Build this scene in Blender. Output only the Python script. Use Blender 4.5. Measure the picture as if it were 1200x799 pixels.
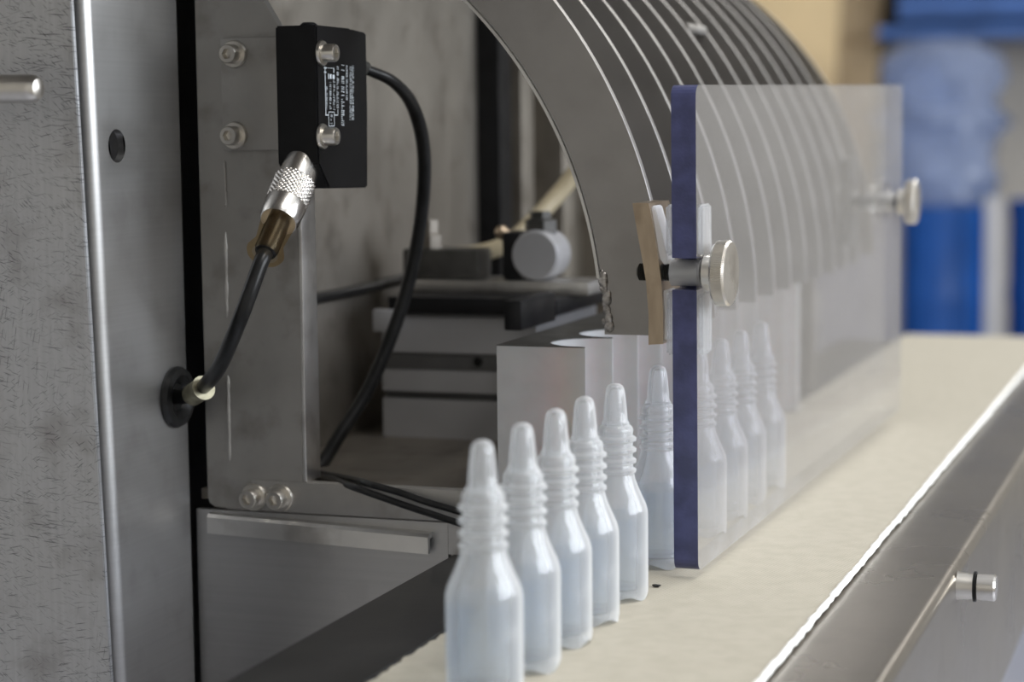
import bpy, bmesh, math, random
from mathutils import Vector, Matrix
random.seed(7)
for o in list(bpy.data.objects): bpy.data.objects.remove(o)
scene = bpy.context.scene
C = scene.collection
PI = math.pi

# ------------------------------------------------------------------ camera
# calibrated from the photograph: conveyor direction (+Y) vanishes at pixel (1450,140)
F = 2400.0
CAM = Vector((0, 0, 0.15897))
RM = Matrix(((0.94317297, -0.02431389, -0.33141149),
             (0.33212653, 0.10139628, 0.93776903),
             (-0.01080307, 0.99454896, -0.10370952)))      # world = RM @ (right, up, forward)
cd = bpy.data.cameras.new('camera')
cam = bpy.data.objects.new('camera', cd); C.objects.link(cam)
r_, u_, f_ = RM.col[0], RM.col[1], RM.col[2]
cam.matrix_world = Matrix(((r_.x, u_.x, -f_.x, CAM.x), (r_.y, u_.y, -f_.y, CAM.y),
                           (r_.z, u_.z, -f_.z, CAM.z), (0, 0, 0, 1)))
cd.sensor_fit = 'HORIZONTAL'; cd.sensor_width = 36.0; cd.lens = 72.0
cd.clip_start = 0.02; cd.clip_end = 60
cd.dof.use_dof = True; cd.dof.focus_distance = 0.728; cd.dof.aperture_fstop = 8.5
scene.camera = cam
scene.cycles.transparent_max_bounces = 32; scene.cycles.max_bounces = 16; scene.cycles.transmission_bounces = 16
def ray(px, py): return RM @ Vector(((px - 600) / F, -(py - 399.5) / F, 1.0))
def onX(px, py, x): d = ray(px, py); return CAM + d * (x / d.x)
def onY(px, py, y): d = ray(px, py); return CAM + d * (y / d.y)
def onZ(px, py, z): d = ray(px, py); return CAM + d * ((z - CAM.z) / d.z)

# ------------------------------------------------------------------ light
vs = scene.view_settings
vs.view_transform = 'Standard'; vs.look = 'None'; vs.gamma = 1.0; vs.use_curve_mapping = False
vs.exposure = 0.0
w = bpy.data.worlds.new('world'); scene.world = w; w.use_nodes = True
w.node_tree.nodes['Background'].inputs[0].default_value = (0.80, 0.87, 1.0, 1)
w.node_tree.nodes['Background'].inputs[1].default_value = 0.2
RX0, RX1, RY0, RY1, RZ0, RZ1 = -2.2, 2.6, -2.2, 6.2, -0.95, 2.0
def area(name, loc, target, sx, sy, power, col):
    l = bpy.data.lights.new(name, 'AREA'); l.shape = 'RECTANGLE'; l.size = sx; l.size_y = sy
    l.energy = power; l.color = col
    o = bpy.data.objects.new(name, l); C.objects.link(o); o.location = loc
    o.rotation_euler = (Vector(target) - Vector(loc)).to_track_quat('-Z', 'Y').to_euler()
    return o
# daylight through the long window in the right-hand wall, and the ceiling panels of the hall
area('window_right_offscreen', (RX1 - 0.08, 1.2, 0.85), (0, 1.2, 0.4), 3.4, 1.3, 145, (0.90, 0.95, 1.0))
for lname, lx, ly in (('near', 0.75, 0.3), ('middle', 0.75, 2.4), ('far', 0.75, 4.5)):
    area('ceiling_lamp_%s_offscreen' % lname, (lx, ly, RZ1 - 0.08), (lx, ly, 0), 0.6, 1.2, 20, (1.0, 0.97, 0.93))

# ------------------------------------------------------------------ materials
def mat(name):
    m = bpy.data.materials.new(name); m.use_nodes = True
    nt = m.node_tree; nt.nodes.clear()
    out = nt.nodes.new('ShaderNodeOutputMaterial')
    return m, nt, out
def N(nt, t, **kw):
    n = nt.nodes.new(t)
    for k, v in kw.items():
        if k.startswith('_'): setattr(n, k[1:], v)
        else: n.inputs[k.replace('__', ' ')].default_value = v
    return n
def principled(nt, out, col, rough, metal=0.0, **kw):
    p = N(nt, 'ShaderNodeBsdfPrincipled'); p.inputs['Base Color'].default_value = (*col, 1)
    p.inputs['Roughness'].default_value = rough; p.inputs['Metallic'].default_value = metal
    for k, v in kw.items(): p.inputs[k.replace('__', ' ')].default_value = v
    nt.links.new(p.outputs[0], out.inputs[0]); return p
def noise_between(nt, p, sock, c0, c1, scale, detail=4, vec=None, lo=0.35, hi=0.65):
    t = N(nt, 'ShaderNodeTexNoise', Scale=scale, Detail=detail)
    if vec: nt.links.new(vec, t.inputs['Vector'])
    r = N(nt, 'ShaderNodeValToRGB')
    r.color_ramp.elements[0].position = lo; r.color_ramp.elements[1].position = hi
    r.color_ramp.elements[0].color = (*c0, 1) if isinstance(c0, tuple) else (c0, c0, c0, 1)
    r.color_ramp.elements[1].color = (*c1, 1) if isinstance(c1, tuple) else (c1, c1, c1, 1)
    nt.links.new(t.outputs[0], r.inputs[0]); nt.links.new(r.outputs[0], p.inputs[sock])
    return r
def streakvec(nt, size, rot):
    """object coordinates turned first, then stretched: size = streak size along x, y, z"""
    tc = N(nt, 'ShaderNodeTexCoord'); mp = N(nt, 'ShaderNodeMapping', _vector_type='TEXTURE')
    mp.inputs['Scale'].default_value = size; mp.inputs['Rotation'].default_value = rot
    nt.links.new(tc.outputs['Object'], mp.inputs['Vector']); return mp.outputs[0]
def objvec(nt, scale=(1, 1, 1), rot=(0, 0, 0)):
    tc = N(nt, 'ShaderNodeTexCoord'); mp = N(nt, 'ShaderNodeMapping')
    mp.inputs['Scale'].default_value = scale; mp.inputs['Rotation'].default_value = rot
    nt.links.new(tc.outputs['Object'], mp.inputs['Vector']); return mp.outputs[0]
def add_bump(nt, p, height_out, strength, dist):
    b = N(nt, 'ShaderNodeBump', Strength=strength, Distance=dist)
    nt.links.new(height_out, b.inputs['Height']); nt.links.new(b.outputs[0], p.inputs['Normal'])
def plain(name, col, rough, metal=0.0, var=0.12, scale=60, bump=0.0, **kw):
    m, nt, out = mat(name); p = principled(nt, out, col, rough, metal, **kw)
    c0 = tuple(c * (1 - var) for c in col); c1 = tuple(min(1, c * (1 + var)) for c in col)
    noise_between(nt, p, 'Base Color', c0, c1, scale, vec=objvec(nt))
    if bump:
        t = N(nt, 'ShaderNodeTexNoise', Scale=scale * 8, Detail=3); nt.links.new(objvec(nt), t.inputs['Vector'])
        add_bump(nt, p, t.outputs[0], bump, 0.0005)
    return m
def steel(name, col, rough, brush=(900, 900, 8), smudge=0.15, scr=0.0, metal=1.0, bs=0.03, gc=0.05, dirt=0.27):
    """brushed stainless steel: stretched grain, cloudy smudges, optional short scratches"""
    m, nt, out = mat(name); p = principled(nt, out, col, rough, metal)
    v = objvec(nt)
    a = N(nt, 'ShaderNodeTexNoise', Scale=14, Detail=6); nt.links.new(v, a.inputs['Vector'])
    r = N(nt, 'ShaderNodeMapRange'); nt.links.new(a.outputs[0], r.inputs[0])
    r.inputs[1].default_value = 0.3; r.inputs[2].default_value = 0.7
    r.inputs[3].default_value = rough - smudge * 0.5; r.inputs[4].default_value = rough + smudge
    nt.links.new(r.outputs[0], p.inputs['Roughness'])
    g = N(nt, 'ShaderNodeTexNoise', Scale=1, Detail=3); nt.links.new(objvec(nt, brush), g.inputs['Vector'])
    c = N(nt, 'ShaderNodeValToRGB'); c.color_ramp.elements[0].position = 0.3; c.color_ramp.elements[1].position = 0.7
    c.color_ramp.elements[0].color = (*[x * (1 - gc) for x in col], 1); c.color_ramp.elements[1].color = (*[min(1, x * (1 + gc)) for x in col], 1)
    nt.links.new(g.outputs[0], c.inputs[0])
    last = c.outputs[0]
    d = N(nt, 'ShaderNodeTexNoise', Scale=45, Detail=6); nt.links.new(v, d.inputs['Vector'])
    dr = N(nt, 'ShaderNodeValToRGB'); dr.color_ramp.elements[0].position = 0.30; dr.color_ramp.elements[1].position = 0.48
    dr.color_ramp.elements[0].color = (1 - dirt, 1 - dirt * 1.07, 1 - dirt * 1.12, 1); dr.color_ramp.elements[1].color = (1, 1, 1, 1)
    nt.links.new(d.outputs[0], dr.inputs[0])
    mx = N(nt, 'ShaderNodeMix', _data_type='RGBA', _blend_type='MULTIPLY'); mx.inputs[0].default_value = 1
    nt.links.new(last, mx.inputs[6]); nt.links.new(dr.outputs[0], mx.inputs[7]); last = mx.outputs[2]
    if scr:
        for ang, sc in ((0.30, (0.009, 0.5, 0.0008)), (-0.18, (0.012, 0.5, 0.0008)), (0.75, (0.007, 0.5, 0.0007)), (0.08, (0.018, 0.5, 0.0010)), (1.75, (0.012, 0.5, 0.0007)), (-0.55, (0.006, 0.5, 0.0006)), (0.5, (0.004, 0.5, 0.0006))):
            vo = N(nt, 'ShaderNodeTexVoronoi', Scale=1, Randomness=1)
            nt.links.new(streakvec(nt, sc, (0, ang, 0)), vo.inputs['Vector'])
            ms = N(nt, 'ShaderNodeValToRGB'); ms.color_ramp.elements[0].position = 0.10; ms.color_ramp.elements[1].position = 0.24
            ms.color_ramp.elements[0].color = (1, 1, 1, 1); ms.color_ramp.elements[1].color = (0, 0, 0, 1)
            nt.links.new(vo.outputs['Distance'], ms.inputs[0])
            cl = N(nt, 'ShaderNodeTexNoise', Scale=17, Detail=5); nt.links.new(objvec(nt, (1, 1, 1), (ang, 0, ang)), cl.inputs['Vector'])
            cr = N(nt, 'ShaderNodeValToRGB'); cr.color_ramp.elements[0].position = 0.40; cr.color_ramp.elements[1].position = 0.60
            nt.links.new(cl.outputs[0], cr.inputs[0])
            mm = N(nt, 'ShaderNodeMath', _operation='MULTIPLY'); nt.links.new(ms.outputs[0], mm.inputs[0]); nt.links.new(cr.outputs[0], mm.inputs[1])
            m3 = N(nt, 'ShaderNodeMath', _operation='MULTIPLY'); nt.links.new(mm.outputs[0], m3.inputs[0]); m3.inputs[1].default_value = scr
            mx = N(nt, 'ShaderNodeMix', _data_type='RGBA', _blend_type='MIX')
            nt.links.new(m3.outputs[0], mx.inputs[0]); nt.links.new(last, mx.inputs[6]); mx.inputs[7].default_value = (0.08, 0.08, 0.085, 1)
            last = mx.outputs[2]
    nt.links.new(last, p.inputs['Base Color'])
    add_bump(nt, p, g.outputs[0], bs, 0.0004)
    return m

M = {}
M['door_steel'] = steel('door_steel', (0.50, 0.505, 0.52), 0.42, (700, 700, 9), 0.12, scr=0.75)
M['panel_steel'] = steel('panel_steel', (0.42, 0.415, 0.41), 0.42, (12, 12, 700), 0.08, gc=0.03, dirt=0.12)
M['frame_steel'] = steel('frame_steel', (0.34, 0.327, 0.308), 0.50, (90, 90, 90), 0.12, bs=0.03)
M['edge_steel'] = steel('edge_steel', (0.62, 0.61, 0.59), 0.35, (90, 90, 90), 0.10)
M['rib_steel'] = steel('rib_steel', (0.33, 0.316, 0.302), 0.46, (60, 60, 60), 0.06, bs=0.02, dirt=0.08)
M['rail_steel'] = steel('rail_steel', (0.32, 0.295, 0.26), 0.28, (300, 6, 300), 0.05, gc=0.02, dirt=0.1, bs=0.01)
M['screw_steel'] = steel('screw_steel', (0.66, 0.63, 0.58), 0.28, (200, 200, 200), 0.10)
M['knob_steel'] = steel('knob_steel', (0.72, 0.69, 0.64), 0.26, (300, 300, 300), 0.08)
M['nickel'] = steel('nickel', (0.72, 0.69, 0.65), 0.20, (200, 200, 200), 0.08)
M['dark_steel'] = plain('dark_steel', (0.10, 0.098, 0.092), 0.45, 0.8, 0.2, 90)
M['inner_steel'] = steel('inner_steel', (0.30, 0.275, 0.24), 0.50, (40, 40, 40), 0.1, bs=0.02)
M['bronze'] = steel('bronze', (0.43, 0.345, 0.255), 0.34, (260, 260, 60), 0.1, bs=0.05, gc=0.10, dirt=0.3)
M['weld'] = plain('weld', (0.34, 0.32, 0.30), 0.3, 1.0, 0.4, 500, 0.3)
M['black_plastic'] = plain('black_plastic', (0.012, 0.012, 0.013), 0.34, 0, 0.2, 90, Specular__IOR__Level=0.22)
M['sensor_black'] = plain('sensor_black', (0.004, 0.004, 0.0045), 0.40, 0, 0.2, 200, Specular__IOR__Level=0.22)
M['rubber'] = plain('rubber', (0.012, 0.012, 0.012), 0.30, 0, 0.3, 120, Specular__IOR__Level=0.22)
M['guide_black'] = plain('guide_black', (0.018, 0.0175, 0.017), 0.40, 0, 0.25, 40, 0.1)
M['print_white'] = plain('print_white', (0.55, 0.60, 0.64), 0.6, 0, 0.1, 300)
M['olive_metal'] = plain('olive_metal', (0.30, 0.28, 0.20), 0.42, 0.8, 0.2, 300)
M['block_white'] = plain('block_white', (0.46, 0.46, 0.465), 0.42, 0, 0.04, 90, Subsurface__Weight=0.1)
M['cylinder_grey'] = plain('cylinder_grey', (0.40, 0.40, 0.41), 0.45, 0.25, 0.06, 30)
M['cyl_slot'] = plain('cyl_slot', (0.10, 0.10, 0.10), 0.5, 0.2, 0.1, 60)
M['hose_tan'] = plain('hose_tan', (0.50, 0.43, 0.29), 0.35, 0, 0.1, 60)
M['pvc_clear'] = None
M['floor_grey'] = plain('floor_grey', (0.42, 0.43, 0.48), 0.35, 0, 0.08, 3)
M['wall_paint'] = plain('wall_paint', (0.55, 0.52, 0.47), 0.7, 0, 0.05, 2)
M['ceil_paint'] = plain('ceil_paint', (0.72, 0.71, 0.69), 0.8, 0, 0.03, 2)
M['cream'] = plain('cream', (0.86, 0.66, 0.38), 0.6, 0, 0.05, 6)
M['tan'] = plain('tan', (0.55, 0.42, 0.26), 0.6, 0, 0.06, 6)
M['olive'] = plain('olive', (0.06, 0.052, 0.035), 0.6, 0, 0.1, 6)
M['blue_plastic'] = plain('blue_plastic', (0.010, 0.085, 0.34), 0.35, 0, 0.1, 8)
M['blue_pale'] = plain('blue_pale', (0.06, 0.14, 0.38), 0.4, 0, 0.15, 8)
M['cabinet'] = plain('cabinet', (0.27, 0.26, 0.29), 0.5, 0, 0.05, 8)
M['post_grey'] = plain('post_grey', (0.50, 0.50, 0.52), 0.5, 0.2, 0.05, 8)

def belt_mat():
    m, nt, out = mat('belt_fabric'); p = principled(nt, out, (0.62, 0.57, 0.46), 0.85)
    noise_between(nt, p, 'Base Color', (0.42, 0.385, 0.31), (0.46, 0.423, 0.345), 160, 8, objvec(nt), 0.3, 0.62)
    wv = N(nt, 'ShaderNodeTexWave', Scale=1, Distortion=0.6, Detail=1); wv.bands_direction = 'DIAGONAL'
    nt.links.new(objvec(nt, (330, 330, 330)), wv.inputs['Vector'])
    w2 = N(nt, 'ShaderNodeTexWave', Scale=1, Distortion=0.6, Detail=1); w2.bands_direction = 'X'
    nt.links.new(objvec(nt, (330, 330, 330), (0, 0, 0.6)), w2.inputs['Vector'])
    a = N(nt, 'ShaderNodeMath', _operation='MULTIPLY'); nt.links.new(wv.outputs['Fac'], a.inputs[0]); nt.links.new(w2.outputs['Fac'], a.inputs[1])
    add_bump(nt, p, a.outputs[0], 0.5, 0.0005)
    return m
M['belt'] = belt_mat()
M['belt_edge'] = plain('belt_edge', (0.85, 0.84, 0.81), 0.9, 0, 0.1, 300, 0.4)

def fresnel2(nt, ior):
    """fresnel that gives the same value on the back side of a surface"""
    g = N(nt, 'ShaderNodeNewGeometry'); m = N(nt, 'ShaderNodeMapRange'); nt.links.new(g.outputs['Backfacing'], m.inputs[0])
    m.inputs[3].default_value = ior; m.inputs[4].default_value = 1 / ior
    f = N(nt, 'ShaderNodeFresnel'); nt.links.new(m.outputs[0], f.inputs[0]); return f
def poly_mat(name, white, trans_col, rough, ior=1.45, body=(0.985, 0.99, 1.0), oblique=0.0):
    """milky translucent polyethylene"""
    m, nt, out = mat(name)
    g = N(nt, 'ShaderNodeBsdfRefraction', Roughness=rough, IOR=ior); g.inputs['Color'].default_value = (*trans_col, 1)
    tr = N(nt, 'ShaderNodeBsdfTransparent'); tr.inputs[0].default_value = (*trans_col, 1)
    m0 = N(nt, 'ShaderNodeMixShader', Fac=0.7)
    nt.links.new(g.outputs[0], m0.inputs[1]); nt.links.new(tr.outputs[0], m0.inputs[2])
    df = N(nt, 'ShaderNodeBsdfDiffuse'); df.inputs[0].default_value = (*body, 1)
    tl = N(nt, 'ShaderNodeBsdfTranslucent'); tl.inputs[0].default_value = (*body, 1)
    m1 = N(nt, 'ShaderNodeMixShader', Fac=0.35)
    nt.links.new(df.outputs[0], m1.inputs[1]); nt.links.new(tl.outputs[0], m1.inputs[2])
    m2 = N(nt, 'ShaderNodeMixShader', Fac=white)
    if oblique:
        lw = N(nt, 'ShaderNodeLayerWeight', Blend=0.5); pw = N(nt, 'ShaderNodeMath', _operation='POWER'); pw.inputs[1].default_value = 2.2
        nt.links.new(lw.outputs['Facing'], pw.inputs[0]); mr = N(nt, 'ShaderNodeMapRange'); nt.links.new(pw.outputs[0], mr.inputs[0])
        mr.inputs[3].default_value = white; mr.inputs[4].default_value = oblique; nt.links.new(mr.outputs[0], m2.inputs[0])
    nt.links.new(m0.outputs[0], m2.inputs[1]); nt.links.new(m1.outputs[0], m2.inputs[2])
    gl = N(nt, 'ShaderNodeBsdfGlossy', Roughness=0.12); fr = fresnel2(nt, 1.42)
    m3 = N(nt, 'ShaderNodeMixShader'); nt.links.new(fr.outputs[0], m3.inputs[0])
    nt.links.new(m2.outputs[0], m3.inputs[1]); nt.links.new(gl.outputs[0], m3.inputs[2])
    nt.links.new(m3.outputs[0], out.inputs[0]); return m
M['poly'] = poly_mat('bottle_polyethylene', 0.22, (0.98, 0.99, 1.0), 0.12, oblique=0.90)
M['poly_tip'] = poly_mat('nozzle_polyethylene', 0.23, (0.98, 0.99, 1.0), 0.12, oblique=0.90)
M['poly_in'] = poly_mat('polyethylene_inside', 0.03, (0.98, 0.99, 1.0), 0.08)
M['liquid'] = poly_mat('liquid', 0.03, (0.86, 0.915, 0.975), 0.03, 1.33)
M['pvc_clear'] = poly_mat('clear_pvc', 0.22, (0.95, 0.96, 0.97), 0.1)
M['pvc_tube'] = poly_mat('tube_silicone', 0.5, (0.95, 0.96, 0.97), 0.2)
M['pvc_white'] = poly_mat('white_silicone', 0.7, (0.95, 0.96, 0.97), 0.2)
M['bag'] = poly_mat('plastic_film', 0.45, (0.55, 0.68, 0.95), 0.15, 1.1, (0.55, 0.63, 0.82))
def amber():
    m, nt, out = mat('amber_sleeve'); g = N(nt, 'ShaderNodeBsdfTransparent'); g.inputs[0].default_value = (0.98, 0.88, 0.70, 1)
    p = N(nt, 'ShaderNodeBsdfPrincipled'); p.inputs['Base Color'].default_value = (0.45, 0.22, 0.06, 1); p.inputs['Roughness'].default_value = 0.15
    mx = N(nt, 'ShaderNodeMixShader', Fac=0.02); nt.links.new(g.outputs[0], mx.inputs[1]); nt.links.new(p.outputs[0], mx.inputs[2])
    nt.links.new(mx.outputs[0], out.inputs[0]); return m
M['amber'] = amber()
def acrylic_face():
    m, nt, out = mat('acrylic_face')
    tr = N(nt, 'ShaderNodeBsdfTransparent'); tr.inputs[0].default_value = (0.93, 0.93, 0.95, 1)
    df = N(nt, 'ShaderNodeBsdfDiffuse'); df.inputs[0].default_value = (0.80, 0.77, 0.72, 1)
    t = N(nt, 'ShaderNodeTexNoise', Scale=30, Detail=6); nt.links.new(objvec(nt, (1, 0.6, 1.6)), t.inputs['Vector'])
    r = N(nt, 'ShaderNodeMapRange'); nt.links.new(t.outputs[0], r.inputs[0])
    r.inputs[1].default_value = 0.3; r.inputs[2].default_value = 0.7; r.inputs[3].default_value = 0.058; r.inputs[4].default_value = 0.088
    m1 = N(nt, 'ShaderNodeMixShader'); nt.links.new(r.outputs[0], m1.inputs[0])
    nt.links.new(tr.outputs[0], m1.inputs[1]); nt.links.new(df.outputs[0], m1.inputs[2])
    gl = N(nt, 'ShaderNodeBsdfGlossy', Roughness=0.10); gl.inputs[0].default_value = (0.9, 0.9, 0.9, 1)
    fr = fresnel2(nt, 1.42)
    m3 = N(nt, 'ShaderNodeMixShader'); nt.links.new(fr.outputs[0], m3.inputs[0])
    nt.links.new(m1.outputs[0], m3.inputs[1]); nt.links.new(gl.outputs[0], m3.inputs[2])
    nt.links.new(m3.outputs[0], out.inputs[0]); return m
M['acrylic'] = acrylic_face()
M['acrylic_edge'] = plain('acrylic_edge', (0.052, 0.058, 0.145), 0.30, 0, 0.22, 130, 0.15)

# ------------------------------------------------------------------ mesh helpers
def new(): return bmesh.new()
def orient(axis, up=None):
    z = Vector(axis).normalized()
    h = Vector(up) if up else (Vector((0, 0, 1)) if abs(z.z) < 0.9 else Vector((0, 1, 0)))
    x = h.cross(z).normalized(); y = z.cross(x)
    return Matrix((x, y, z)).transposed()
def bx(bm, x0, x1, y0, y1, z0, z1, bev=0.0, mi=0):
    vs = [bm.verts.new((x, y, z)) for x in (x0, x1) for y in (y0, y1) for z in (z0, z1)]
    q = [(0, 1, 3, 2), (4, 6, 7, 5), (0, 4, 5, 1), (2, 3, 7, 6), (0, 2, 6, 4), (1, 5, 7, 3)]
    fs = [bm.faces.new([vs[i] for i in f]) for f in q]
    for f in fs: f.material_index = mi
    if bev:
        es = list({e for f in fs for e in f.edges})
        bmesh.ops.bevel(bm, geom=es, offset=bev, segments=2, affect='EDGES', profile=0.6)
def lathe(bm, prof, org=(0, 0, 0), axis=(0, 0, 1), seg=32, mod=None, cap=True):
    R = orient(axis); org = Vector(org); rings = []
    for j, (r, h) in enumerate(prof):
        ring = []
        for i in range(seg):
            a = 2 * PI * i / seg
            rr = r * (mod(j, i, a) if mod else 1)
            ring.append(bm.verts.new(org + R @ Vector((rr * math.cos(a), rr * math.sin(a), h))))
        rings.append(ring)
    for A, B in zip(rings, rings[1:]):
        for i in range(seg):
            bm.faces.new((A[i], A[(i + 1) % seg], B[(i + 1) % seg], B[i]))
    if cap:
        bm.faces.new(rings[0][::-1]); bm.faces.new(rings[-1])
def crom(pts, n=10):
    P = [Vector(p) for p in pts]; P = [2 * P[0] - P[1]] + P + [2 * P[-1] - P[-2]]; out = []
    for i in range(1, len(P) - 2):
        for k in range(n):
            t = k / n; a, b, c, d = P[i - 1], P[i], P[i + 1], P[i + 2]
            out.append(0.5 * ((2 * b) + (c - a) * t + (2 * a - 5 * b + 4 * c - d) * t * t + (3 * b - a - 3 * c + d) * t ** 3))
    out.append(P[-2]); return out
def tube(bm, path, r, seg=14):
    rings = []; nrm = None
    for i, p in enumerate(path):
        t = (path[min(i + 1, len(path) - 1)] - path[max(i - 1, 0)]).normalized()
        if nrm is None: nrm = t.orthogonal().normalized()
        nrm = (nrm - t * nrm.dot(t)).normalized(); b = t.cross(nrm)
        rr = r(i / (len(path) - 1)) if callable(r) else r
        rings.append([bm.verts.new(p + rr * (math.cos(2 * PI * k / seg) * nrm + math.sin(2 * PI * k / seg) * b)) for k in range(seg)])
    for A, B in zip(rings, rings[1:]):
        for k in range(seg): bm.faces.new((A[k], A[(k + 1) % seg], B[(k + 1) % seg], B[k]))
    bm.faces.new(rings[0][::-1]); bm.faces.new(rings[-1])
def prism(bm, pts, vec, mi=0):
    """polygon pts (3D) extruded by vec"""
    vec = Vector(vec)
    A = [bm.verts.new(p) for p in pts]; B = [bm.verts.new(Vector(p) + vec) for p in pts]; n = len(A)
    fs = [bm.faces.new(A), bm.faces.new(B[::-1])]
    for i in range(n): fs.append(bm.faces.new((A[i], B[i], B[(i + 1) % n], A[(i + 1) % n])))
    for f in fs: f.material_index = mi
    return fs
def obj(name, bm, m, parent=None, smooth=True, ang=35):
    bmesh.ops.recalc_face_normals(bm, faces=bm.faces)
    if parent is not None:
        off = Vector((0, 0, 0)); q = parent
        while q: off += q.location; q = q.parent
        bmesh.ops.translate(bm, vec=-off, verts=bm.verts)
    me = bpy.data.meshes.new(name); bm.to_mesh(me); bm.free()
    for mm in (m if isinstance(m, (list, tuple)) else [m]): me.materials.append(M[mm])
    o = bpy.data.objects.new(name, me); C.objects.link(o)
    if parent is not None: o.parent = parent
    if smooth:
        me.polygons.foreach_set('use_smooth', [True] * len(me.polygons))
        me.set_sharp_from_angle(angle=math.radians(ang))
    return o
def tag(o, label, cat, group=None):
    o['label'] = label; o['category'] = cat
    if group: o['group'] = group
    return o
def thing(name, loc, label, cat, group=None):
    o = bpy.data.objects.new(name, None); C.objects.link(o); o.location = loc; o.empty_display_size = 0.01
    return tag(o, label, cat, group)
def struct(name, bm, m, parent=None):
    o = obj(name, bm, m, parent, smooth=False)
    o['kind'] = 'structure'; return o
def cap_screw(root_parent, org, axis, r, hl, washer=True, names=('bolt', 'washer'), mats=('screw_steel', 'screw_steel')):
    """socket-head cap screw: head with a recessed hexagon, on a washer"""
    a = Vector(axis).normalized(); org = Vector(org); h0 = 0.0
    bm = new()
    t = 0.0012 if washer else 0.0
    lathe(bm, [(r, t), (r, t + hl * 0.86), (r * 0.9, t + hl), (r * 0.56, t + hl), (r * 0.52, t + hl - 0.0004), (r * 0.52, t + hl * 0.45), (r * 0.1, t + hl * 0.40)], org, a, 24,
          mod=lambda j, i, an: (1 / max(math.cos((an % (PI / 3)) - PI / 6), .1)) * 0.92 if j >= 3 else 1)
    b = obj(names[0], bm, mats[0], root_parent)
    if washer:
        bm = new(); lathe(bm, [(r * 0.6, 0.0), (r * 1.42, 0.0), (r * 1.45, 0.0005), (r * 1.36, t), (r * 0.6, t)], org, a, 28)
        obj(names[1], bm, mats[1], b)
    return b

# ------------------------------------------------------------------ the hall
def room():
    T = 0.1
    bm = new(); bx(bm, RX0 - T, RX1 + T, RY0 - T, RY1 + T, RZ0 - T, RZ0); struct('floor', bm, 'floor_grey')
    bm = new(); bx(bm, RX0 - T, RX1 + T, RY0 - T, RY1 + T, RZ1, RZ1 + T); struct('ceiling', bm, 'ceil_paint')
    bm = new(); bx(bm, RX0 - T, RX0, RY0, RY1, RZ0, RZ1); struct('wall_left', bm, 'wall_paint')
    bm = new(); bx(bm, RX0 - T, RX1 + T, RY1, RY1 + T, RZ0, RZ1); struct('wall_back', bm, 'wall_paint')
    bm = new(); bx(bm, RX0 - T, RX1 + T, RY0 - T, RY0, RZ0, RZ1); struct('wall_front', bm, 'wall_paint')
    # right wall with the window opening
    bm = new(); wy0, wy1, wz0, wz1 = -0.5, 2.9, 0.2, 1.5
    bx(bm, RX1, RX1 + T, RY0, wy0, RZ0, RZ1); bx(bm, RX1, RX1 + T, wy1, RY1, RZ0, RZ1)
    bx(bm, RX1, RX1 + T, wy0, wy1, RZ0, wz0); bx(bm, RX1, RX1 + T, wy0, wy1, wz1, RZ1); struct('wall_right', bm, 'wall_paint')
    bm = new()
    for y in (wy0, 0.63, 1.77, wy1 - 0.05): bx(bm, RX1 + 0.02, RX1 + 0.07, y, y + 0.05, wz0, wz1)
    bx(bm, RX1 + 0.02, RX1 + 0.07, wy0, wy1, wz0, wz0 + 0.05); bx(bm, RX1 + 0.02, RX1 + 0.07, wy0, wy1, wz1 - 0.05, wz1)
    struct('window_1', bm, 'ceil_paint')
room()

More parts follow.
